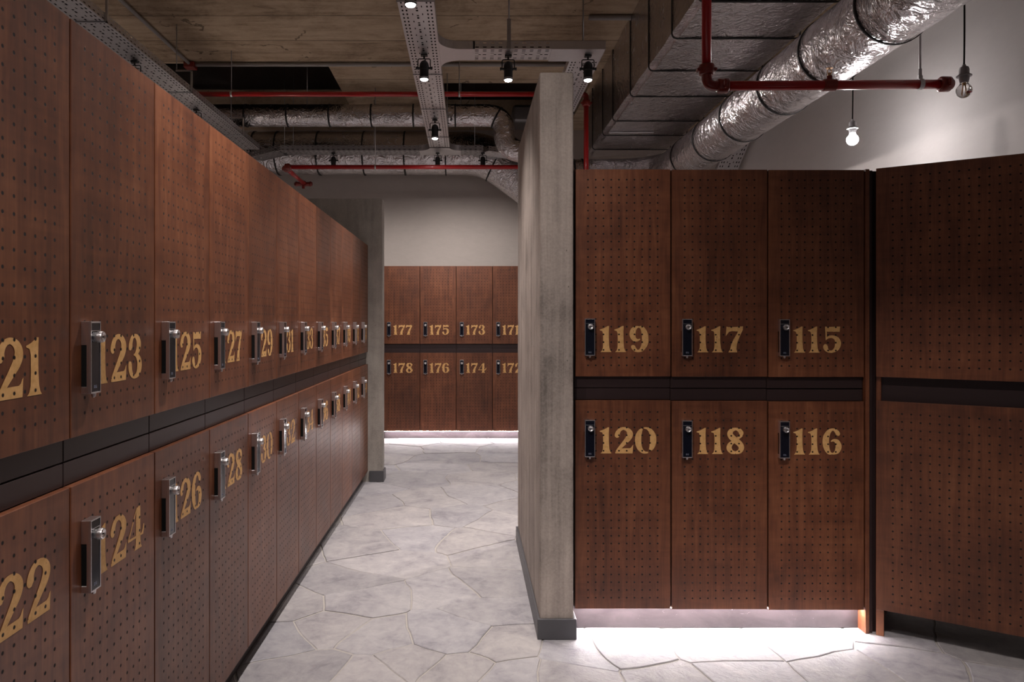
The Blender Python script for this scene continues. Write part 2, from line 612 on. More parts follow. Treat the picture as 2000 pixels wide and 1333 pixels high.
for i, s in enumerate(seeds):
    poly = [(XL, YF), (XR, YF), (XR, YB), (XL, YB)]
    near = sorted((q for j, q in enumerate(seeds) if j != i), key=lambda q: (q[0] - s[0]) ** 2 + (q[1] - s[1]) ** 2)[:22]
    g = GAP * random.uniform(0.6, 1.5)
    for q in near:
        nx, ny = q[0] - s[0], q[1] - s[1]
        L = math.hypot(nx, ny)
        nx, ny = nx / L, ny / L
        c = nx * (q[0] + s[0]) / 2 + ny * (q[1] + s[1]) / 2 - g
        poly = clip(poly, nx, ny, c)
        if len(poly) < 3:
            break
    if len(poly) < 3:
        continue
    dense = []
    for k in range(len(poly)):
        a, b = poly[k], poly[(k + 1) % len(poly)]
        m = max(1, int(math.hypot(b[0] - a[0], b[1] - a[1]) / 0.045))
        for t in range(m):
            dense.append((a[0] + (b[0] - a[0]) * t / m, a[1] + (b[1] - a[1]) * t / m))
    dense = [wob(p) for p in dense]
    cx = sum(p[0] for p in dense) / len(dense)
    cy = sum(p[1] for p in dense) / len(dense)
    z = random.uniform(-0.0022, 0.0012)
    tx, ty = random.uniform(-0.004, 0.004), random.uniform(-0.004, 0.004)
    val = random.choice([1.0, 1.0, 1.03, 0.96, 1.06, 0.92, 0.84, 1.0])
    hue = random.uniform(-1, 1)
    colr = (val * (1 + 0.015 * hue), val, val * (1 - 0.03 * hue + 0.01), 1)
    rings = []
    for sh, dz in ((0.0, -0.014), (0.0, -0.0025), (0.004, 0.0)):
        ring = []
        for p in dense:
            dx, dy = cx - p[0], cy - p[1]
            L = math.hypot(dx, dy) + 1e-6
            ring.append(bm.verts.new((p[0] + dx / L * sh, p[1] + dy / L * sh,
                                      z + dz + tx * (p[0] - cx) + ty * (p[1] - cy))))
        rings.append(ring)
    fs = []
    for r0, r1 in zip(rings, rings[1:]):
        for k in range(len(dense)):
            fs.append(bm.faces.new((r0[k], r0[(k + 1) % len(dense)], r1[(k + 1) % len(dense)], r1[k])))
    cen = bm.verts.new((cx, cy, z))
    for k in range(len(dense)):
        fs.append(bm.faces.new((rings[-1][k], rings[-1][(k + 1) % len(dense)], cen)))
    for f in fs:
        for lp in f.loops:
            lp[tint] = colr
box(bm, XL - .1, XR + .1, YF - .1, YB + .1, -0.12, -0.0045, mi=1)
bm.normal_update()
struct('floor', bm, [M['stone'], M['grout']], 'pale grey crazy-paving stone floor')

# ceiling slab with two dark openings up into the soffit above
bm = bmesh.new()
for (x0, x1, y0, y1) in ((XL, XR, YF, 6.35), (-1.23, -.25, 6.35, YB), (-.25, 1.15, 6.35, 6.87),
                         (1.15, XR, 6.35, YB), (XL, -1.23, 7.75, YB), (-.25, 1.15, 8.1, YB)):
    box(bm, x0, x1, y0, y1, ZC, ZC + 0.22)
box(bm, XL, XR, 6.2, YB, 4.3, 4.4, mi=1)
box(bm, XL, XR, 6.2, 6.3, ZC + 0.22, 4.3, mi=1)
struct('ceiling', bm, [M['ceiling'], M['void']], 'board-marked raw concrete ceiling')

bm = bmesh.new(); box(bm, XL - .15, XR + .15, YB, YB + .15, -0.1, 4.4)
struct('wall_back', bm, M['plaster_back'])
bm = bmesh.new(); box(bm, XR, XR + .15, YF, YB, -0.1, 4.4)
struct('wall_right', bm, M['plaster_side'])
bm = bmesh.new(); box(bm, XL - .15, XL, YF, YB, -0.1, 4.4)
struct('wall_left', bm, M['plaster_back'])


def rough_slab(x0, x1, y0, y1, z0, z1, amp, cell):
    """concrete wall with slightly uneven faces and chipped arrises"""
    bm = bmesh.new()
    box(bm, x0, x1, y0, y1, z0, z1)
    bmesh.ops.bevel(bm, geom=list(bm.edges), offset=0.004, segments=1, affect='EDGES')
    for ax, lo, hi in ((0, x0, x1), (1, y0, y1), (2, z0, z1)):
        n = max(1, int((hi - lo) / cell))
        for k in range(1, n):
            c = lo + (hi - lo) * k / n
            co = [0, 0, 0]; co[ax] = c
            no = [0, 0, 0]; no[ax] = 1
            bmesh.ops.bisect_plane(bm, geom=list(bm.verts) + list(bm.edges) + list(bm.faces), plane_co=co, plane_no=no)
    for v in bm.verts:
        v.co += noise.noise_vector(v.co * 37) * amp * 0.6
    bm.normal_update()
    return bm


WZ = 2.305
struct('wall_middle', rough_slab(.291, .427, 2.972, 4.30, -0.02, WZ, 0.0016, 0.035), M['concrete_v'],
       'board-marked concrete partition beside the right locker row', 40)
struct('wall_corridor', rough_slab(-2.3, -.695, 5.90, 6.03, -0.02, 2.287, 0.001, 0.06), M['concrete_p'],
       'smooth concrete partition at the end of the left locker row', 40)


def skirting(x0, x1, y0, y1, z1, t):
    bm = bmesh.new()
    box(bm, x0 - t, x1 + t, y0 - t, y0, 0, z1, 0.0015)
    box(bm, x0 - t, x1 + t, y1, y1 + t, 0, z1, 0.0015)
    box(bm, x0 - t, x0, y0, y1, 0, z1, 0.0015)
    box(bm, x1, x1 + t, y0, y1, 0, z1, 0.0015)
    return bm


struct('baseboard_middle', skirting(.291, .427, 2.972, 4.30, 0.083, 0.0115), M['base'], 'dark metal baseboard round the concrete partition')
bm = bmesh.new()
box(bm, -.80, -.683, 5.888, 5.90, 0, .088, .0015)
box(bm, -.695, -.683, 5.90, 6.042, 0, .088, .0015)
box(bm, -2.3, -.683, 6.03, 6.042, 0, .088, .0015)
struct('baseboard_corridor', bm, M['base'], 'dark baseboard at the foot of the far partition')

# ------------------------------------------------------------------ stencil digits
def cr(pts, n=10):
    """Catmull-Rom through (x, y, half width) points"""
    out = []
    q = [pts[0]] + list(pts) + [pts[-1]]
    for i in range(1, len(q) - 2):
        for k in range(n):
            t = k / n
            out.append(tuple(0.5 * (2 * q[i][j] + (q[i + 1][j] - q[i - 1][j]) * t
                                    + (2 * q[i - 1][j] - 5 * q[i][j] + 4 * q[i + 1][j] - q[i + 2][j]) * t * t
                                    + (3 * q[i][j] - q[i - 1][j] - 3 * q[i + 1][j] + q[i + 2][j]) * t ** 3) for j in range(3)))
    out.append(tuple(pts[-1]))
    return out


GL = {   # advance, polygons, brush strokes
    '1': (.56, [[(.0, .86), (.08, .885), (.16, .915), (.25, .965), (.31, 1.0), (.36, 1.0), (.35, .75), (.355, .4), (.375, .17), (.41, .06),
                 (.46, 0), (.03, 0), (.09, .06), (.125, .17), (.135, .4), (.13, .70), (.10, .80), (.05, .82), (.01, .83)]], []),
    '2': (.80, [[(.04, 0), (.70, 0), (.725, .33), (.69, .30), (.655, .235), (.60, .20), (.30, .195), (.04, .06)]],
          [[(.125, .60, .035), (.115, .68, .10), (.14, .80, .085), (.23, .915, .065), (.375, .955, .055), (.53, .885, .085), (.60, .75, .115), (.55, .60, .11),
            (.40, .42, .085), (.22, .22, .065), (.10, .06, .06)]]),
    '3': (.74, [], [[(.13, .64, .03), (.12, .70, .085), (.145, .82, .075), (.22, .925, .055), (.34, .955, .045), (.47, .89, .085), (.525, .76, .105), (.47, .63, .085), (.36, .545, .04), (.27, .53, .012)],
                    [(.30, .535, .02), (.42, .51, .06), (.535, .40, .10), (.56, .27, .115), (.49, .12, .09), (.35, .045, .045), (.21, .07, .055), (.115, .19, .08), (.10, .32, .085), (.115, .39, .04)]]),
    '4': (.80, [[(.40, .92), (.60, 1.0), (.605, .5), (.61, .18), (.64, .06), (.68, 0), (.30, 0), (.35, .06), (.38, .18), (.385, .5)],
                [(.42, .96), (.45, .94), (.07, .34), (.0, .27), (.0, .32)],
                [(.0, .27), (.0, .325), (.66, .325), (.72, .40), (.75, .50), (.80, .50), (.79, .38), (.74, .27)]], []),
    '5': (.76, [[(.10, 1.0), (.20, .985), (.68, 1.0), (.66, .80), (.20, .805), (.10, .83)], [(.10, .98), (.165, .98), (.17, .50), (.12, .47)]],
          [[(.12, .50, .012), (.24, .595, .045), (.40, .605, .055), (.54, .52, .09), (.595, .36, .115), (.54, .17, .095), (.39, .05, .05), (.24, .05, .05), (.14, .14, .08), (.115, .24, .09), (.14, .32, .04)]]),
    '6': (.80, [], [[(.62, .72, .03), (.595, .79, .08), (.52, .90, .07), (.40, .96, .045), (.26, .89, .08), (.15, .70, .115), (.125, .48, .125), (.16, .25, .11), (.25, .08, .075), (.36, .035, .03)],
                    [(.32, .50, .02), (.43, .545, .05), (.555, .49, .09), (.615, .32, .115), (.565, .14, .10), (.44, .045, .045), (.33, .04, .02)]]),
    '7': (.74, [[(.0, .62), (.015, .80), (.03, .99), (.10, .965), (.40, .975), (.66, 1.0), (.655, .86), (.56, .66), (.47, .45), (.425, .28), (.41, .12), (.445, 0), (.10, 0), (.165, .10),
                 (.205, .28), (.29, .48), (.40, .66), (.475, .80), (.24, .815), (.13, .785), (.06, .70)]], []),
    '8': (.80, [], [[(.62, .70, .02), (.60, .79, .085), (.53, .90, .075), (.39, .955, .05), (.24, .91, .08), (.165, .79, .105), (.22, .66, .115), (.38, .52, .115), (.54, .38, .11), (.60, .24, .105), (.53, .10, .085), (.37, .045, .05)],
                    [(.37, .045, .05), (.22, .09, .08), (.13, .22, .10), (.17, .36, .09), (.30, .47, .06), (.44, .58, .05), (.56, .67, .05), (.615, .72, .05)]]),
    '9': (.80, [], [[(.13, .27, .03), (.155, .21, .08), (.23, .10, .07), (.35, .04, .045), (.49, .11, .08), (.60, .30, .115), (.625, .52, .125), (.59, .75, .11), (.50, .92, .075), (.39, .965, .03)],
                    [(.43, .50, .02), (.32, .455, .05), (.195, .51, .09), (.135, .68, .115), (.185, .86, .10), (.31, .955, .045), (.42, .96, .02)]]),
    '0': (.88, [], [[(.27, .94, .035), (.19, .84, .08), (.125, .66, .115), (.115, .45, .12), (.155, .25, .105), (.25, .10, .075), (.37, .035, .045), (.50, .04, .025)],
                    [(.33, .975, .025), (.46, .955, .045), (.58, .87, .08), (.67, .70, .11), (.69, .50, .12), (.65, .28, .105), (.58, .13, .06)]]),
}


def number_mesh(text):
    bm = bmesh.new()
    S = 0.108
    x = 0.104
    z0 = 0.0
    for ch in text:
        adv, polys, strokes = GL[ch]
        lay = 0.0                      # each brush stroke lies a hair over the one before
        for p in polys:
            vs = [bm.verts.new((x + a * S, lay, z0 + b * S)) for a, b in p]
            lay -= 0.00012
            for tri in tessellate_polygon([[Vector((a, b, 0)) for a, b in p]]):
                bm.faces.new([vs[k] for k in tri])
        for st in strokes:
            pts = cr(st)
            L = []; R = []
            for i, (a, b, w) in enumerate(pts):
                p0, p1 = pts[max(0, i - 1)], pts[min(len(pts) - 1, i + 1)]
                dx, dy = p1[0] - p0[0], p1[1] - p0[1]
                n = math.hypot(dx, dy) or 1
                dx, dy = dx / n, dy / n
                w = max(w, 0.004)
                L.append(bm.verts.new((x + (a - dy * w) * S, lay - .00006 * i / len(pts), z0 + (b + dx * w) * S)))
                R.append(bm.verts.new((x + (a + dy * w) * S, lay - .00006 * i / len(pts), z0 + (b - dx * w) * S)))
            for i in range(len(pts) - 1):
                bm.faces.new((L[i], R[i], R[i + 1], L[i + 1]))
            lay -= 0.00012
        x += adv * S
    for f in bm.faces:
        f.normal_update()
        if f.normal.y > 0:
            f.normal_flip()
    return bm


# ------------------------------------------------------------------ lockers
# levels of the standard row above the floor: door bottom, lower door top, upper door bottom, top
Z_B, Z_L, Z_U, Z_T = 0.089, 0.951, 1.050, 1.907
PITCH = 0.400
HU = Z_T - Z_U; HL = Z_L - Z_B


def door_mesh(name, h, w=PITCH, t=0.018):
    bm = bmesh.new()
    box(bm, 0.0030, w - 0.0030, 0, t, 0, h, 0.0012)
    return to_mesh(name, bm)


def carcass_mesh(name, z0, z1, w=PITCH, depth=0.48):
    bm = bmesh.new()
    T = 0.016
    box(bm, 0.0005, T, 0.0195, depth, z0, z1)
    box(bm, w - T, w - 0.0005, 0.0195, depth, z0, z1)
    box(bm, T, w - T, 0.0195, depth, z0, z0 + T)
    box(bm, T, w - T, 0.0195, depth, z1 - T, z1)
    box(bm, T, w - T, depth - 0.01, depth, z0 + T, z1 - T)
    return to_mesh(name, bm)


def rail_mesh(name, z0, z1, w=PITCH):
    bm = bmesh.new()
    box(bm, 0.0015, w - 0.0015, 0.0145, 0.0190, z0 + 0.001, z1 - 0.0008, 0.0012)
    return to_mesh(name, bm)


def lock_meshes(zt):
    """pull-lock on the door: zt = top of the housing in door coordinates"""
    x0, x1, hgt, pr = 0.040, 0.082, 0.152, 0.0215
    z0 = zt - hgt
    a = bmesh.new()
    box(a, x0, x1 - .001, -0.0165, 0, zt - 0.050, zt, 0.0012)          # solid head
    box(a, x0, x1 - .001, -0.0165, 0, z0, z0 + 0.015, 0.0012)          # foot
    box(a, x0 + .0, x1, -pr + .003, -0.0115, z0, zt, 0.001)            # front plate
    R = 0.0032
    for q in ((x0, x0 + R, z0, zt), (x1 - R, x1, z0, zt), (x0 + R, x1 - R, zt - R, zt), (x0 + R, x1 - R, z0, z0 + R)):
        box(a, q[0], q[1], -pr, -pr + .004, q[2], q[3], 0.0006)
    box(a, x0 + R, x1 - R, -pr + .0004, -pr + .004, zt - 0.0205, zt - 0.0192)   # divider
    lathe(a, [(0.0001, -0.010), (0.004, -0.007), (0.005, 0.0)], 12, ((x0 + x1) / 2, -0.0165, z0))  # little drop below
    b = bmesh.new()
    box(b, x0 + R, x1 - R, -pr + .0014, -pr + .003, z0 + R, zt - R)
    c = bmesh.new()
    box(c, x0 + 0.002, x1 - .004, -0.0115, -0.0002, z0 + 0.015, zt - 0.050)
    k = bmesh.new()
    lathe(k, [(0.0098, 0.0), (0.0098, 0.004), (0.0118, 0.0055), (0.0122, 0.014), (0.0112, 0.0165), (0.0085, 0.0172), (0.0072, 0.0160), (0.0001, 0.0155)], 28, (0, 0, 0))
    for v in k.verts:
        v.co = Vector((v.co.x + x0 + 0.0225, -pr + .0014 - v.co.z, v.co.y + zt - 0.033))
    s = bmesh.new()
    cx, cz, cy = x0 + 0.0225, zt - 0.033, -pr + .0014 - 0.0157
    box(s, cx - 0.0038, cx + 0.0038, cy - .0004, cy, cz - 0.0013, cz + 0.0013)
    m = bmesh.new()
    ym = -pr + .0013
    xm = (x0 + x1) / 2
    zm = z0 + 0.014
    for ox in (-0.0056, 0.0012):       # two tiny letter-like outlines of the print on the plate
        box(m, xm + ox, xm + ox + .001, ym - .0003, ym, zm - .003, zm + .003)
        box(m, xm + ox + .001, xm + ox + .0038, ym - .0003, ym, zm + .0021, zm + .003)
        box(m, xm + ox + .001, xm + ox + .0038, ym - .0003, ym, zm - .003, zm - .0021)
        box(m, xm + ox + .0034, xm + ox + .0044, ym - .0003, ym, zm - .0026, zm + (.0026 if ox < 0 else .0004))
    return dict(lock_housing=(to_mesh('lock_housing', a, 35), 'chrome'), lock_faceplate=(to_mesh('lock_faceplate', b), 'black_gloss'),
                grip_recess=(to_mesh('grip_recess', c), 'pocket'), lock_knob=(to_mesh('lock_knob', k, 40), 'knob'),
                key_slot=(to_mesh('key_slot', s), 'pocket'), lock_print=(to_mesh('lock_print', m), 'mark'))


D_UP, D_LO = door_mesh('upper_door', HU), door_mesh('lower_door', HL)
C_UP, C_LO = carcass_mesh('upper_carcass', -0.0485, HU), carcass_mesh('lower_carcass', 0.008, HL + 0.0495)
R_UP, R_LO = rail_mesh('upper_rail', -0.0485, -0.0006), rail_mesh('lower_rail', HL + 0.0006, HL + 0.0495)
LK_UP = lock_meshes(1.289 - Z_U)
LK_LO = lock_meshes(0.872 - Z_B)


def locker(num, loc, rotz, upper, label, group):
    t = thing('locker', label, 'locker', loc, rotz, group)
    obj('carcass', C_UP if upper else C_LO, M['carcass'], t)
    obj('rail', R_UP if upper else R_LO, M['rail'], t)
    d = obj('door', D_UP if upper else D_LO, M['wood'], t)
    nm = number_mesh(num)
    base = (1.151 - Z_U) if upper else (0.732 - Z_B)
    for v in nm.verts:
        v.co.z += base
        v.co.y -= 0.0006
    n = obj('number', nm, M['gold'], d)
    n['label'] = 'stencilled gold number ' + num
    for k, (me, mt) in (LK_UP if upper else LK_LO).items():
        obj(k, me, M[mt], d)
    return t


LEFT_X, LEFT_Y0 = -0.81, 1.086
for i in range(12):
    y = LEFT_Y0 + PITCH * i
    for up in (True, False):
        num = str(121 + 2 * i + (0 if up else 1))
        z = Z_U if up else Z_B
        near = 'nearest the camera' if i == 0 else ('against the far concrete partition' if i == 11 else
                                                    'between %d and %d' % (int(num) - 2, int(num) + 2))
        lab = 'brown perforated %s locker numbered %s in the long left row, %s' % ('upper' if up else 'lower', num, near)
        locker(num, (LEFT_X, y, z), math.pi / 2, up, lab, 'lockers in the long left row')

RIGHT_Y, RIGHT_DZ = 3.02, 0.013
for i in range(3):
    x = 0.438 + PITCH * i
    where = ('against the concrete partition', 'in the middle of the right row', 'next to the angled cabinet')[i]
    for up in (True, False):
        num = str(119 - 2 * i + (0 if up else 1))
        lab = 'dark brown %s locker with big gold %s, %s' % ('upper' if up else 'lower', num, where)
        o = locker(num, (x, RIGHT_Y, (Z_U if up else Z_B) + RIGHT_DZ - 0.0025 * i * (0.5 if up else 1)), 0, up, lab, 'lockers facing the camera on the right')

FAR_Y = 8.04
for i in range(4):
    x = -0.935 + PITCH * i
    for up in (True, False):
        num = str(177 - 2 * i + (0 if up else 1))
        lab = 'small distant %s locker numbered %s under the grey back wall' % ('upper' if up else 'lower', num)
        locker(num, (x, FAR_Y, Z_U if up else Z_B), 0, up, lab, 'lockers at the far end of the corridor')

# toe-kicks and side panels
bm = bmesh.new()
box(bm, LEFT_X - 0.47, LEFT_X - 0.045, LEFT_Y0, LEFT_Y0 + 12 * PITCH, 0, Z_B - .001)
tag(obj('kickboard', bm, M['kick']), 'dark recessed kickboard under the long left locker row', 'kickboard')
bm = bmesh.new()
box(bm, .4405, 1.64, RIGHT_Y + 0.056, RIGHT_Y + 0.075, 0, Z_B + RIGHT_DZ - .008, 0.001)
tag(obj('plinth', bm, M['plinth']), 'scuffed pinkish-grey plinth glowing under lockers 120 to 116', 'plinth')
bm = bmesh.new()
box(bm, -.935, .665, FAR_Y + 0.056, FAR_Y + 0.075, 0, Z_B - .003, 0.001)
tag(obj('plinth', bm, M['plinth']), 'pale plinth lit by a strip under the distant lockers', 'plinth')
bm = bmesh.new()
box(bm, 1.6395, 1.6555, RIGHT_Y - .004, RIGHT_Y + .48, 0, Z_T + RIGHT_DZ, 0.001)
tag(obj('end_panel', bm, M['wood_plain']), 'tall thin brown panel closing the right row beside locker 115', 'panel')

# LED strips: profile + glowing strip facing the floor
for (x0, x1, y, z, lab) in ((.445, 1.635, RIGHT_Y + 0.027, Z_B + RIGHT_DZ - .0005, 'glowing white strip light under the right locker row'),
                            (-.93, .66, FAR_Y + 0.027, Z_B - .0005, 'glowing white strip light under the distant lockers')):
    t = thing('strip_light', lab, 'light', ((x0 + x1) / 2, y, z))
    t.rotation_euler.x = math.radians(-16)
    L = (x1 - x0) / 2
    bm = bmesh.new(); box(bm, -L, L, -.007, .007, -.004, 0)
    obj('profile', bm, M['galv'], t)
    bm = bmesh.new(); box(bm, -L + .004, L - .004, -.0055, .0055, -.0052, -.0042)
    obj('diffuser', bm, M['led'], t)

# angled corner cabinet
ANG = math.radians(-34)
W2 = 0.66
t = thing('corner_cabinet', 'dark unnumbered cabinet standing at an angle at the right edge', 'cabinet', (1.676, 3.005, 0), ANG)
zt = Z_T + RIGHT_DZ
bm = bmesh.new(); box(bm, .0, W2, 0, .018, Z_U + RIGHT_DZ, zt, .0012)
d1 = obj('upper_panel', bm, M['wood_wide'], t)
bm = bmesh.new(); box(bm, 0, W2, 0, .018, Z_B + .018, Z_L + RIGHT_DZ, .0012)
d2 = obj('lower_panel', bm, M['wood_wide'], t)
# put the hole grid of each panel on its own lower edge
for d, zz in ((d1, Z_U + RIGHT_DZ), (d2, Z_B + RIGHT_DZ)):
    for v in d.data.vertices:
        v.co.z -= zz
    d.location.z = zz
bm = bmesh.new(); box(bm, 0.0, W2, .034, .040, Z_L + RIGHT_DZ - .01, Z_U + RIGHT_DZ + .01)
obj('recess_strip', bm, M['rail'], t)
bm = bmesh.new()
box(bm, -.001, .017, .0185, .42, 0, zt - .001, .001)
box(bm, .0, .0285, .0, .0183, 0, Z_B + .0178, .001)
obj('side_panel', bm, M['wood_plain'], t)
bm = bmesh.new()
box(bm, .018, W2, .040, .42, Z_B + RIGHT_DZ + .001, zt - .002)
obj('carcass', bm, M['carcass'], t)
# dark filler post in the corner
bm = bmesh.new()
box(bm, 1.6565, 1.672, RIGHT_Y + .004, RIGHT_Y + .03, 0, zt - .004, .001)
box(bm, 1.672, 1.6965, RIGHT_Y + .017, RIGHT_Y + .030, 0, zt - .004, .001)
tag(obj('filler_strip', bm, M['rail']), 'narrow dark filler strip between right row and angled cabinet', 'strip')

# ------------------------------------------------------------------ cable trays
ZT = H + 1.74          # underside of every tray
TW, TH = 0.2, 0.05


def tray_mesh(length, slots=True, w=TW, h=TH):
    """perforated tray lying along +Y from 0, centred on X, underside at z = 0: real punched slots"""
    bm = bmesh.new()
    pit = 0.05
    n = max(1, int(length / pit))
    ys = []
    for k in range(n):
        b = k * length / n
        s = length / n
        ys += [b, b + s * 0.25, b + s * 0.70]
    ys.append(length)
    # bands across: (x0, x1, punched, phase)
    half = w / 2
    bands = [(-half, -.085, 0), (-.085, -.076, 1), (-.076, -.063, 0), (-.063, -.054, 2), (-.054, -.031, 0), (-.031, -.025, 3),
             (-.025, -.006, 0), (-.006, .006, 4), (.006, .025, 0), (.025, .031, 3), (.031, .054, 0), (.054, .063, 2), (.063, .076, 0), (.076, .085, 1), (.085, half, 0)]
    cache = {}

    def V(x, y, z=0.0):
        k = (round(x, 5), round(y, 5), round(z, 5))
        if k not in cache:
            cache[k] = bm.verts.new((x, y, z))
        return cache[k]
    for (x0, x1, pz) in bands:
        for j in range(len(ys) - 1):
            ph = j % 3
            cell = j // 3
            if slots and pz:
                if pz in (1, 2) and ph == 1:
                    continue
                if pz == 3 and ph == 1 and cell % 2 == 0:
                    continue
                if pz == 4 and ph == (1 if cell % 2 else 2):
                    continue
            bm.faces.new((V(x0, ys[j]), V(x0, ys[j + 1]), V(x1, ys[j + 1]), V(x1, ys[j])))
    for sx in (-1, 1):
        zs = [(0, .008, 0), (.008, .014, 1), (.014, .034, 0), (.034, .040, 1), (.040, h, 0)]
        for (z0, z1, pz) in zs:
            for j in range(len(ys) - 1):
                if slots and pz and j % 3 == 1:
                    continue
                bm.faces.new((V(sx * half, ys[j], z0), V(sx * half, ys[j + 1], z0), V(sx * half, ys[j + 1], z1), V(sx * half, ys[j], z1)))
        lip = bm.verts
        bm.faces.new((lip.new((sx * half, 0, h)), lip.new((sx * half, length, h)), lip.new((sx * (half - .010), length, h)), lip.new((sx * (half - .010), 0, h))))
    return bm


def cable_bundle(parent, length, org, ang=0.0):
    bm = bmesh.new()
    for k in range(7):
        x = -.081 + .027 * k
        pts = [(x + .003 * math.sin(y * 3 + k), y * length / 12, .0145) for y in range(13)]
        tube(bm, pts, .0132, 8)
    return obj('cable_bundle', place(bm, org, ang), M['cord'], parent)


def place(bm, org, ang):
    mt = Matrix.Translation(Vector(org)) @ Matrix.Rotation(ang, 4, 'Z')
    bmesh.ops.transform(bm, matrix=mt, verts=bm.verts)
    return bm


def join_plate(length, w=TW):
    """smooth formed piece with plain flanges"""
    bm = bmesh.new()
    box(bm, -w / 2 - .002, w / 2 + .002, 0, length, -.0025, -.0005)
    for s in (-1, 1):
        box(bm, s * (w / 2 + .0015) - .0008, s * (w / 2 + .0015) + .0008, 0, length, -.0025, TH)
    return bm


def rod(parent, name, p0, p1, r=0.004, mat='galv_dark'):
    bm = bmesh.new()
    tube(bm, [p0, p1], r, 8)
    return obj(name, bm, M[mat], parent)


def lerp(a, b, t):
    return a + (b - a) * t


# main run above the aisle
XC = -.287
t = thing('cable_tray', 'straight perforated steel tray running away above the aisle', 'cable tray', (XC, -0.2, ZT))
obj('tray_body', tray_mesh(7.45), M['galv'], t)
cable_bundle(t, 7.4, (0, .02, 0))
for y in (1.8, 4.15, 5.32, 6.15, 7.05):
    bm = bmesh.new(); box(bm, -TW / 2 - .004, TW / 2 + .004, y - .003, y + .003, -.006, -.0015); obj('joint_bracket', bm, M['galv_dark'], t)
for y in (.3, 2.4, 4.2, 6.8):
    rod(t, 'hanger_rod', (.095, y, .0), (.095, y, ZC - ZT))
# branch to the right above the concrete partition
t = thing('cable_tray', 'short side branch of steel tray above the concrete partition', 'cable tray', (0, 0, ZT))
by0, by1 = 4.645, 4.845
ym = (by0 + by1) / 2
bm = place(tray_mesh(0.50), (0.03, ym, 0), -math.pi / 2)
obj('tray_body', bm, M['galv'], t)
cable_bundle(t, .8, (-.1, ym, 0), -math.pi / 2)
bm = bmesh.new()
# flared tee plate joining the main run
pl = []
cxr = XC + TW / 2 + .001
for k in range(9):
    a = k / 8 * math.pi / 2
    pl.append((cxr + .14 - .14 * math.cos(a) if False else cxr + .14 * (1 - math.cos(a)), by0 - .14 + .14 * math.sin(a)))
pl += [(0.04, by0), (0.04, by1)]
for k in range(9):
    a = math.pi / 2 - k / 8 * math.pi / 2
    pl.append((cxr + .14 * (1 - math.cos(a)), by1 + .14 - .14 * math.sin(a)))
lo = [bm.verts.new((x, y, -.002)) for x, y in pl]
bm.faces.new(lo)
n = len(pl)
hi = [bm.verts.new((x, y, TH)) for x, y in pl]
for k in list(range(0, 9)) + list(range(10, n - 1)):
    bm.faces.new((lo[k], lo[k + 1], hi[k + 1], hi[k]))
obj('tee_plate', bm, M['galv'], t)
bm = bmesh.new()
box(bm, .53, .873, by0 - .001, by1 + .02, -.0025, -.0008)
box(bm, .53, .873, by0 - .002, by0, -.0025, TH)
box(bm, .871, .873, by0, by1 + .02, -.0025, TH)
box(bm, .53, .665, by1 + .018, by1 + .020, -.0025, TH)
obj('corner_plate', bm, M['galv'], t)
bm = place(tray_mesh(1.25), (.772, by1 + .02, 0), 0)
obj('tray_body', bm, M['galv'], t)
cable_bundle(t, 1.2, (.772, by1 + .03, 0), 0)
p = P(993, 98, 4.70)
bm = bmesh.new(); box(bm, p.x - .012, p.x + .012, by0 - .016, by0 - .003, -.004, .185); obj('hanger_channel', bm, M['galv_dark'], t)
rod(t, 'hanger_rod', (p.x, by0 - .01, .18), (p.x, by0 - .01, ZC - ZT), .0045)
p = P(1137, 60, 4.7)
rod(t, 'hanger_rod', (p.x, by0 + .012, .045), (p.x, by0 + .012, ZC - ZT), .005)
# left run above the long row
t = thing('cable_tray', 'long steel tray along the ceiling above the left lockers', 'cable tray', (-2.20, 1.5, ZT))
obj('tray_body', tray_mesh(5.85), M['galv'], t)
cable_bundle(t, 5.8, (0, .02, 0))
for px, py in ((212, 42), (375, 180), (470, 264)):
    d = 1.74 * F / (CY - py)
    y = d - 1.5
    bm = bmesh.new()
    box(bm, -.115, .115, y - .006, y + .006, -.008, -.001)
    box(bm, .103, .115, y - .006, y + .006, -.008, .165)
    box(bm, -.01, .115, y - .006, y + .006, .155, .165)
    obj('hanger_bracket', bm, M['galv'], t)
    rod(t, 'hanger_rod', (-.004, y, .16), (-.004, y, ZC - ZT))
# back run
t = thing('cable_tray', 'far crosswise steel tray below the round ducts at the back', 'cable tray', (0, 0, ZT))
yb = 7.47
bm = place(tray_mesh(2.05), (-1.90, yb, -.004), -math.pi / 2)
obj('tray_body', bm, M['galv_dark'], t)
cable_bundle(t, 2.0, (-1.88, yb, -.003), -math.pi / 2)
bm = place(tray_mesh(.5), (-1.90, yb, -.004), math.radians(50)); obj('tray_bend', bm, M['galv_dark'], t)
bm = place(tray_mesh(.66), (.15, yb, -.004), math.radians(-58)); obj('tray_bend', bm, M['galv'], t)
bm = place(tray_mesh(.42), (.06, 7.58, .03), math.radians(-30)); 
obj('tray_bend', bm, M['galv_dark'], t)
bm = bmesh.new()
pl = []
for k in range(9):
    a = k / 8 * math.pi / 2
    pl.append((XC + .101 + .11 * (1 - math.cos(a)), 7.262 + .11 * math.sin(a)))
pl = [(2 * XC - x, y) for x, y in pl[::-1]] + pl
lo = [bm.verts.new((x, y, -.006)) for x, y in pl]
bm.faces.new(lo)
hi = [bm.verts.new((x, y, TH)) for x, y in pl]
for k in list(range(0, 8)) + list(range(9, 17)):
    bm.faces.new((lo[k], lo[k + 1], hi[k + 1], hi[k]))
box(bm, XC - .21, XC + .21, 7.372, 7.568, -.0075, -.006)
obj('tee_plate', bm, M['galv'], t)
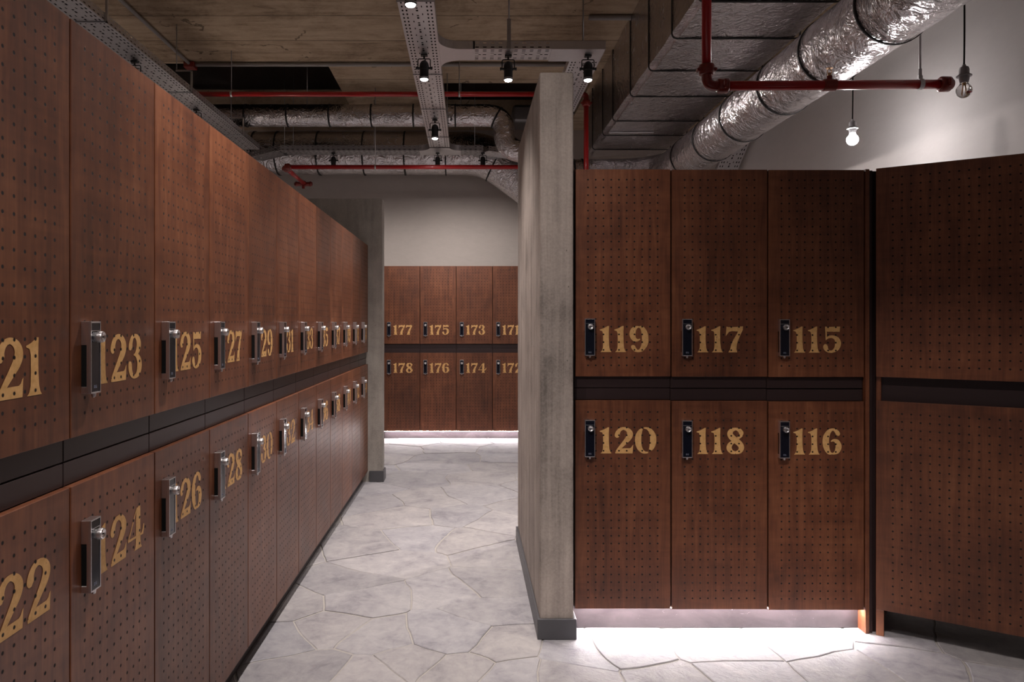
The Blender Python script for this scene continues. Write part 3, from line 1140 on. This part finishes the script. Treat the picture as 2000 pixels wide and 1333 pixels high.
for px in (560, 577, 733, 927):
    q = P(px, 290, yb)
    rod(t, 'hanger_rod', (q.x, yb - .09, 0), (q.x, yb - .09, (ZC if -1.23 < q.x < -.25 else 4.3) - ZT), .0035)
# small tray on the right wall behind the round duct
t = thing('cable_tray', 'short sloping perforated tray by the right wall below the round duct', 'cable tray', (2.45, 6.2, H + 1.91))
t.rotation_euler.x = math.radians(-33)
obj('tray_body', tray_mesh(1.15), M['galv'], t)
cable_bundle(t, 1.1, (0, .02, 0))
for y in (.3, .95):
    bm = bmesh.new(); box(bm, -.10, .148, y - .012, y + .012, -.006, -.001); obj('wall_bracket', bm, M['galv_dark'], t)

# ------------------------------------------------------------------ spotlights
SP = {}


def spot_meshes():
    a = bmesh.new()                                     # yoke: clamp, bar, two arms
    box(a, -.022, .022, -.018, .018, -.012, -.0015, .002)
    tube(a, [(0, 0, -.008), (0, 0, -.030)], .006, 10)
    tube(a, rounded([(-.040, 0, -.092), (-.040, 0, -.030), (.040, 0, -.030), (.040, 0, -.092)], .012, 5), .0035, 8)
    b = bmesh.new()                                     # housing
    lathe(b, [(.0001, -.040), (.010, -.042), (.021, -.050), (.028, -.062), (.031, -.078), (.031, -.100), (.0285, -.102), (.0285, -.150),
              (.0305, -.151), (.0305, -.163), (.027, -.163), (.027, -.158), (.0001, -.158)], 24)
    k = bmesh.new()
    for s in (-1, 1):
        lathe(k, [(.007, s * .030), (.007, s * .046), (.010, s * .046), (.010, s * .054), (.0001, s * .055)], 12, (0, 0, -.090), axis='X')
    c = bmesh.new()
    lathe(c, [(.027, -.1585), (.022, -.168), (.013, -.172), (.0001, -.173)], 20)
    g = bmesh.new()                                     # retaining ring
    lathe(g, [(.0306, -.150), (.0320, -.1515), (.0320, -.1545), (.0306, -.156)], 24)
    return dict(yoke=to_mesh('yoke', a, 40), housing=to_mesh('housing', b, 40), side_knob=to_mesh('side_knob', k, 40),
                lens=to_mesh('lens', c, 60), lens_on=to_mesh('lit_lens', c2 := bmesh.new()) if False else None, ring=to_mesh('ring', g, 40))


SPM = spot_meshes()
lens_lit = SPM['lens'].copy()


def spotlight(loc, lit, label, power=1.0, tilt=(0, 0), rotz=0.0, cone=90, lightonly=False):
    t = thing('spotlight', label, 'spotlight', loc, rotz, 'black spotlights under the cable trays')
    obj('yoke', SPM['yoke'], M['black'], t)
    h = obj('housing', SPM['housing'], M['black'], t)
    obj('side_knob', SPM['side_knob'], M['black'], t)
    obj('ring', SPM['ring'], M['galv_dark'], h)
    obj('lens', lens_lit if lit else SPM['lens'], M['lens_on'] if lit else M['lens_off'], h)
    if lit:
        ld = bpy.data.lights.new('spot_beam', 'SPOT')
        ld.energy = SPOT_W * power
        ld.color = LAMP_COL
        ld.spot_size = math.radians(cone)
        ld.spot_blend = 0.9
        ld.shadow_soft_size = 0.03
        lo = bpy.data.objects.new('spot_beam', ld)
        COL.objects.link(lo)
        lo.parent = t
        lo.location = (0, 0, -.182)
        lo.rotation_euler = (math.radians(tilt[0]), math.radians(tilt[1]), 0)
    return t


zt_ = ZT - .0035
spotlight((XC, 4.73, zt_), True, 'lit black spotlight on the aisle tray where the branch leaves it', .85)
spotlight((.2585, ym, zt_), True, 'lit black spotlight under the middle of the side branch, left of the partition top')
spotlight((.776, ym, zt_), True, 'lit black spotlight at the corner of the branch, right of the partition top')
spotlight((XC, 6.25, zt_), True, 'lit black spotlight near the far end of the aisle tray', 1.0, (34, 0), 0, 120)
spotlight((XC, 3.62, zt_), True, 'lit spotlight cut by the top edge of the picture')
spotlight((-1.38, yb, ZT - .006), True, 'black spotlight at the left of the far crosswise tray', .25, (24, 0), 0, 125).scale = (.88, .88, .88)
spotlight((-.315, yb, ZT - .006), True, 'black spotlight on the far crosswise tray, below the aisle tray end', .25, (24, 0), 0, 125).scale = (.88, .88, .88)
spotlight((.147, yb, ZT - .006), True, 'black spotlight at the right bend of the far crosswise tray', .25, (24, 0), 0, 125).scale = (.88, .88, .88)
spotlight((-2.216, 4.85, zt_), True, 'black spotlight half hidden behind the top of locker 123', 2.0)
spotlight((-2.216, 5.95, zt_), True, 'black spotlight half hidden behind the top of locker 125', 2.0)
spotlight((.776, 5.74, zt_), True, 'added lit spotlight on the branch tray, hidden behind the top of the concrete partition', .8, (-22, -34), 0, 118)  # added, kept out of sight; lifts the white wall and duct undersides
# spotlights added out of view to light the left lockers and partition front
spotlight((XC, 2.3, zt_), True, 'added lit spotlight on the aisle tray above the viewer, out of the frame', .8, (0, 12), 0, 104)
spotlight((XC, 1.15, zt_), True, 'added lit spotlight at the near end of the aisle tray, out of the frame', .9, (50, -8), 0, 74)
spotlight((XC, .1, zt_), True, 'added lit spotlight on the aisle tray right over the viewer, out of the frame', 1.0, (12, 16), 0, 112)
t = thing('cable_tray', 'added crosswise steel tray above the viewer, out of the frame', 'cable tray', (0, 0, ZT))  # unseen tray, added only to carry the next two spotlights
obj('tray_body', place(tray_mesh(1.25), (XC + .105, 1.5, 0), -math.pi / 2), M['galv'], t)
for x in (.1, .8):
    rod(t, 'hanger_rod', (x, 1.4, 0), (x, 1.4, ZC - ZT))
spotlight((.62, 1.5, zt_), True, 'added lit spotlight before the right lockers, out of the frame', .9, (10, -4), 0, 66)  # added to brighten the right lockers and the floor before them
spotlight((1.0, 1.5, zt_), True, 'added lit spotlight by the rectangular duct aimed at the corner floor, out of the frame', 1.0, (20, -14), 0, 52)  # added to brighten the corner floor and lower doors

# ------------------------------------------------------------------ ducts
# big rectangular duct
DX0, DX1, DZ0 = 1.19, 1.93, H + 1.66
t = thing('rectangular_duct', 'large rectangular foil-wrapped duct under the ceiling at right', 'duct', (DX0, 0, DZ0))
bm = bmesh.new()
box(bm, 0, DX1 - DX0, YF + .02, 7.3, 0, ZC - DZ0 - .004)
bmesh.ops.bevel(bm, geom=[e for e in bm.edges if abs(e.verts[0].co.y - e.verts[1].co.y) > 1 and max(v.co.z for v in e.verts) < .01],
                offset=.035, segments=4, affect='EDGES')
for k in range(1, 90):
    bmesh.ops.bisect_plane(bm, geom=list(bm.verts) + list(bm.edges) + list(bm.faces), plane_co=(0, YF + k * .11, 0), plane_no=(0, 1, 0)) if k > 40 else None
for k in range(1, 8):
    bmesh.ops.bisect_plane(bm, geom=list(bm.verts) + list(bm.edges) + list(bm.faces), plane_co=(k * .093, 0, 0), plane_no=(1, 0, 0))
for k in range(1, 5):
    bmesh.ops.bisect_plane(bm, geom=list(bm.verts) + list(bm.edges) + list(bm.faces), plane_co=(0, 0, .04 + k * .11), plane_no=(0, 0, 1))
for v in bm.verts:
    if v.co.z < ZC - DZ0 - .02:
        q = noise.noise_vector(v.co * 4.0) * .006 + noise.noise_vector(v.co * 15.0) * .0025
        v.co += q
obj('duct_body', bm, M['foil_flat'], t, 50)
for y in (3.22, 3.77, 4.26, 4.81, 5.36, 6.01, 6.47, 7.0):
    bm = bmesh.new()
    L = DX1 - DX0
    path = rounded([(-.004, y, ZC - DZ0 - .006), (-.004, y, -.004), (L + .004, y, -.004), (L + .004, y, ZC - DZ0 - .006)], .035, 6)
    prev = None
    for q in path:
        cur = [bm.verts.new((q.x, q.y - .007, q.z)), bm.verts.new((q.x, q.y + .007, q.z))]
        if prev:
            bm.faces.new((prev[0], prev[1], cur[1], cur[0]))
        prev = cur
    o = obj('duct_strap', bm, M['strap'], t)
    sm = o.modifiers.new('thickness', 'SOLIDIFY'); sm.thickness = .005; sm.offset = 0
bm = bmesh.new(); box(bm, .03, .42, 6.335, 6.36, -.014, -.004, .002)
obj('metal_strip', bm, M['chrome'], t)


def crumple(bm, amp, f):
    for v in bm.verts:
        v.co += noise.noise_vector(v.co * f) * amp + noise.noise_vector(v.co * f * 3.1) * amp * .5


def dense_path(pts, step):
    out = [Vector(pts[0])]
    for a, b in zip(pts, pts[1:]):
        a, b = Vector(a), Vector(b)
        n = max(1, int((b - a).length / step))
        for k in range(1, n + 1):
            out.append(a.lerp(b, k / n))
    return out


def round_duct(name, label, pts, r, straps, rad=.35, group=None, strap_r=None):
    t = thing(name, label, 'duct', (0, 0, 0))
    path = dense_path(rounded(pts, rad, 14), .05)
    bm = bmesh.new()
    tube(bm, path, r, 40)
    crumple(bm, r * .018, 6)
    obj('duct_body', bm, M['foil'], t, 60)
    # straps at path lengths
    acc = 0
    cum = [0]
    for a, b in zip(path, path[1:]):
        acc += (b - a).length
        cum.append(acc)
    for s in straps:
        i = min(range(len(cum)), key=lambda k: abs(cum[k] - s))
        i = max(1, min(len(path) - 2, i))
        d = (path[i + 1] - path[i - 1]).normalized()
        bm = bmesh.new()
        tube(bm, [path[i] - d * .007, path[i] + d * .007], r * 1.022 + .001, 40, caps=False)
        o = obj('duct_strap', bm, M['strap'], t)
        sm = o.modifiers.new('thickness', 'SOLIDIFY'); sm.thickness = .004; sm.offset = 0
    return t


RX, RZ, RR = 1.90, H + 1.42, .172
y0 = 1.0
round_duct('round_duct', 'thick round foil duct running past the white right wall', [(RX, y0, RZ), (RX, 7.06, RZ), (1.05, 7.06, RZ - .02), (.96, 7.06, RZ - .02)], RR,
           [q - y0 for q in (2.75, 3.28, 3.82, 4.40, 5.02, 5.66, 6.25)] + [6.7, 7.0], .45)
D1 = 7.0
pp = [P(400, 226, D1), P(930, 226, D1), P(972, 232, D1), P(984, 258, D1), P(992, 285, D1), P(1030, 296, D1), P(1075, 308, D1)]
z_end = pp[-1]
t = round_duct('round_duct', 'slim upper foil duct crossing the back with a bend near the partition',
           [pp[0], P(984, 226, D1), P(986, 293, D1 - .02), P(1086, 303, D1)], .104,
           [.42, .79, 1.19, 1.58, 1.98, 2.42, 2.80], .165)
for px in (600, 733, 900):
    q = P(px, 226, D1)
    rod(t, 'hanger_rod', (q.x, D1, q.z + .09), (q.x, D1, ZC if -1.23 < q.x < -.25 else 4.3), .004)
D2 = 8.15
round_duct('round_duct', 'wide lower foil duct crossing below the upper one at the back',
           [P(492, 300, D2), P(950, 300, D2), P(1085, 400, D2)], .235, [.06, .31, .78, 1.24, 1.72, 2.18, 2.75], .25)
t = tag(obj('duct_box', box(bmesh.new(), P(1000, 0, 7.75).x, P(1075, 0, 7.75).x, 7.6, 7.95, P(0, 246, 7.75).z, P(0, 212, 7.75).z, .03, 2), M['galv_dark']),
        'dull grey duct box high behind the concrete partition', 'duct')
# ------------------------------------------------------------------ red sprinkler pipes
PR = .0215


def fitting(bm, p, axis, r=PR, mi=0):
    """grooved coupling: fat ring with two bolt ears"""
    axis = Vector(axis).normalized()
    a, b = frame_of(axis)
    tube(bm, [p - axis * .026, p - axis * .024, p - axis * .020, p + axis * .020, p + axis * .024, p + axis * .026],
         [r * 1.15, r * 1.45, r * 1.62, r * 1.62, r * 1.45, r * 1.15], 20)
    for s in (-1, 1):
        q = p + a * s * r * 1.75
        tube(bm, [q - b * .012, q + b * .012], .009, 8)
        tube(bm, [q - b * .020, q + b * .020], .0045, 8)


t = thing('sprinkler_pipe', 'red pipe coming down and turning right in front of the foil ducts', 'pipe', (0, 0, 0))
PD = 3.4
c0 = P(1380, 160, PD); c0.z = P(0, 168, PD).z
top = Vector((c0.x, PD, ZC)); el = Vector((c0.x, PD, c0.z)); en = Vector((P(1845, 0, PD).x, PD, c0.z + .008))
bm = bmesh.new(); tube(bm, [top, el + Vector((0, 0, .07))], PR, 20); obj('riser', bm, M['red'], t)
bm = bmesh.new(); tube(bm, [el + Vector((.06, 0, 0)), en], PR, 20); obj('pipe_run', bm, M['red'], t)
bm = bmesh.new(); tube(bm, rounded([el + Vector((0, 0, .085)), el, el + Vector((.085, 0, 0))], .075, 10), PR * 1.1, 20); obj('elbow', bm, M['red_fitting'], t, 50)
bm = bmesh.new(); fitting(bm, el + Vector((0, 0, .075)), (0, 0, 1)); obj('coupling', bm, M['red_fitting'], t, 50)
bm = bmesh.new(); fitting(bm, el + Vector((.075, 0, 0)), (1, 0, 0)); obj('coupling', bm, M['red_fitting'], t, 50)
bm = bmesh.new(); fitting(bm, en, (1, 0, 0)); tube(bm, [en, en + Vector((.034, 0, 0))], PR * 1.1, 18); obj('end_cap', bm, M['red_fitting'], t, 50)
xs = P(1620, 0, PD).x
zs = c0.z + .004
bm = bmesh.new()
tube(bm, [(xs - .03, PD, zs), (xs - .027, PD, zs), (xs + .027, PD, zs), (xs + .03, PD, zs)], [PR, PR * 1.3, PR * 1.3, PR], 18)
tube(bm, [(xs, PD, zs), (xs, PD, zs + .042)], .013, 14)
obj('tee', bm, M['red_fitting'], t, 50)
bm = bmesh.new()
tube(bm, [(xs, PD, zs + .042), (xs, PD, zs + .056)], .008, 12)
for s in (-1, 1):
    tube(bm, rounded([(xs + s * .006, PD, zs + .052), (xs + s * .012, PD, zs + .064), (xs, PD, zs + .078)], .006, 4), .002, 6)
lathe(bm, [(.0001, .0), (.015, .0), (.015, .002), (.0001, .002)], 16, (xs, PD, zs + .077))
obj('sprinkler_head', bm, M['brass'], t, 40)
xh = P(1797, 0, PD).x
bm = bmesh.new()
tube(bm, [(xh - .010, PD, zs + .003), (xh + .010, PD, zs + .003)], PR * 1.18, 20)
box(bm, xh - .010, xh + .010, PD - .006, PD + .006, zs + .025, zs + .045, .001)
tube(bm, [(xh, PD, zs + .03), (xh, PD, zs + .075)], .008, 10)
obj('pipe_clamp', bm, M['galv'], t, 40)
rod(t, 'hanger_rod', (xh, PD, zs + .07), (xh, PD, ZC), .0055, 'galv')

t = thing('sprinkler_pipe', 'upper red pipe crossing below the dark ceiling opening', 'pipe', (0, 0, 0))
d = 6.05
z = P(0, 184, d).z
xa, xb = P(360, 0, d).x, P(1145, 0, d).x
bm = bmesh.new(); tube(bm, [(xa - .5, d, z), (xb - .06, d, z)], PR * .95, 16); obj('pipe_run', bm, M['red'], t)
bm = bmesh.new(); tube(bm, rounded([(xb - .08, d, z), (xb, d, z), (xb, d, z - .08)], .07, 8), PR * 1.05, 16); obj('elbow', bm, M['red_fitting'], t)
bm = bmesh.new(); fitting(bm, Vector((xb, d, z - .075)), (0, 0, 1)); obj('coupling', bm, M['red_fitting'], t, 50)
bm = bmesh.new(); tube(bm, [(xb, d, z - .07), (xb, d, 2.35), (xb, d, 1.6)], PR * .95, 16); obj('drop_pipe', bm, M['red'], t)
for px in (452, 897):
    q = P(px, 0, d)
    rod(t, 'hanger_rod', (q.x, d, z), (q.x, d, 4.3 if q.x < -1.23 else ZC), .004, 'galv_dark')
    bm = bmesh.new(); tube(bm, [(q.x - .008, d, z), (q.x + .008, d, z)], PR * 1.15, 14); obj('pipe_clamp', bm, M['galv'], t)

t = thing('sprinkler_pipe', 'lower red pipe crossing in front of the wide duct at the back', 'pipe', (0, 0, 0))
d = 7.2
z = P(0, 326.5, d).z
xa, xb = P(556, 0, d).x, .9
bm = bmesh.new(); tube(bm, [(xa, d, z), (xb, d, z)], PR, 16); obj('pipe_run', bm, M['red'], t)
bm = bmesh.new(); fitting(bm, Vector((xa + .03, d, z)), (1, 0, 0)); fitting(bm, Vector((xa, d + .07, z)), (0, 1, 0))
tube(bm, rounded([(xa + .07, d, z), (xa, d, z), (xa, d + .09, z)], .06, 6), PR * 1.1, 16); obj('elbow', bm, M['red_fitting'], t, 50)
YE = 8.06
bm = bmesh.new(); tube(bm, [(xa, d + .06, z), (xa, YE, z)], PR, 16); obj('pipe_stub', bm, M['red'], t)
bm = bmesh.new(); tube(bm, [(xa, YE - .03, z), (xa, YE + .03, z)], .030, 16); tube(bm, [(xa - .11, YE, z - .004), (xa - .09, YE, z - .004), (xa - .07, YE, z - .004), (xa + .05, YE, z - .004), (xa + .07, YE, z - .004), (xa + .09, YE, z - .004)], [.016, .03, .024, .024, .03, .016], 12)
tube(bm, [(xa - .01, YE, z - .01), (xa - .01, YE, z - .055)], .016, 10)
obj('end_flange', bm, M['red_fitting'], t, 50)
for px in (733,):
    q = P(px, 0, d)
    rod(t, 'hanger_rod', (q.x, d, z), (q.x, d, ZC), .004, 'galv')
    bm = bmesh.new(); tube(bm, [(q.x - .008, d, z), (q.x + .008, d, z)], PR * 1.2, 14); obj('pipe_clamp', bm, M['galv'], t)

# ------------------------------------------------------------------ conduits
t = thing('conduit', 'pale grey conduit along the ceiling edge with a red corner box', 'conduit', (0, 0, 0))
CR = .014
zc = ZC - CR - .006
xk = P(372, 0, 6.32).x
bm = bmesh.new(); tube(bm, [(xk, 1.0, zc), (xk, 6.28, zc)], CR, 12); obj('conduit_run', bm, M['conduit'], t)
bm = bmesh.new(); tube(bm, [(xk + .04, 6.32, zc), (P(1112, 0, 6.32).x, 6.32, zc)], CR * 1.15, 12); obj('conduit_run', bm, M['conduit'], t)
bm = bmesh.new(); box(bm, xk - .045, xk + .045, 6.275, 6.365, zc - .035, ZC - .004, .004); o = obj('corner_box', bm, M['red_fitting'], t); o['label'] = 'red corner box'
bm = bmesh.new(); xq = P(1112, 0, 6.32).x; box(bm, xq - .02, xq + .05, 6.29, 6.35, zc - .02, ZC - .004, .004); obj('end_box', bm, M['galv_dark'], t)
a, b = P(1150, 37, 5.34), P(1246, 37, 5.34)
t = tag(obj('conduit', tube(bmesh.new(), [(a.x, 5.34, ZC - .022), (1.186, 5.34, ZC - .022)], .019, 12), M['conduit'], None, 40), 'short pale conduit meeting the rectangular duct near the ceiling', 'conduit')

# ------------------------------------------------------------------ pendant bulbs
def pendant(bulb_c, lit, label):
    t = thing('pendant_lamp', label, 'pendant lamp', bulb_c)
    R = .031
    bm = bmesh.new()
    zs = .052
    top = ZC - bulb_c[2]
    pts = []
    for k in range(40):
        u = k / 39
        pts.append((math.sin(u * 5.0) * .006 * (1 - u) * (0.0 if k == 0 else 1) - .012 * u, 0, zs + .055 + (top - zs - .055) * u))
    tube(bm, pts, .0036, 8)
    obj('cord', bm, M['cord'], t)
    bm = bmesh.new()
    lathe(bm, [(.0001, zs + .060), (.006, zs + .058), (.008, zs + .050), (.0165, zs + .046), (.0195, zs + .036), (.0195, zs + .018), (.021, zs + .016),
               (.030, zs + .010), (.030, zs + .006), (.021, zs + .004), (.0195, zs - .008), (.0165, zs - .020), (.0001, zs - .020)], 24)
    s = obj('socket', bm, M['galv_dark'], t, 40)
    bm = bmesh.new()
    prof = [(.0001, -.034)]
    for k in range(1, 15):
        a = -math.pi / 2 + k / 15 * (math.pi * .83)
        prof.append((R * math.cos(a), R * math.sin(a) - .003))
    prof += [(.0145, zs - .022), (.0135, zs - .012)]
    lathe(bm, prof, 28)
    b = obj('bulb', bm, M['bulb_on'] if lit else M['glass'], t, 60)
    if not lit:
        bm = bmesh.new()
        tube(bm, [(0, 0, .030), (0, 0, .012)], .005, 10)
        for an in range(4):
            c, s_ = math.cos(an * math.pi / 2), math.sin(an * math.pi / 2)
            tube(bm, [(c * .003, s_ * .003, .018), (c * .009, s_ * .009, -.016)], .0011, 6)
        obj('filament', bm, M['brass'], b)
    return t


pendant(Vector((2.155, 4.1, P(0, 272, 4.1).z)), True, 'glowing pendant bulb hanging in front of the white wall')
pendant(Vector((P(1883, 0, 3.15).x, 3.15, P(0, 176, 3.15).z)), False, 'unlit clear globe bulb on a black cord, top right')
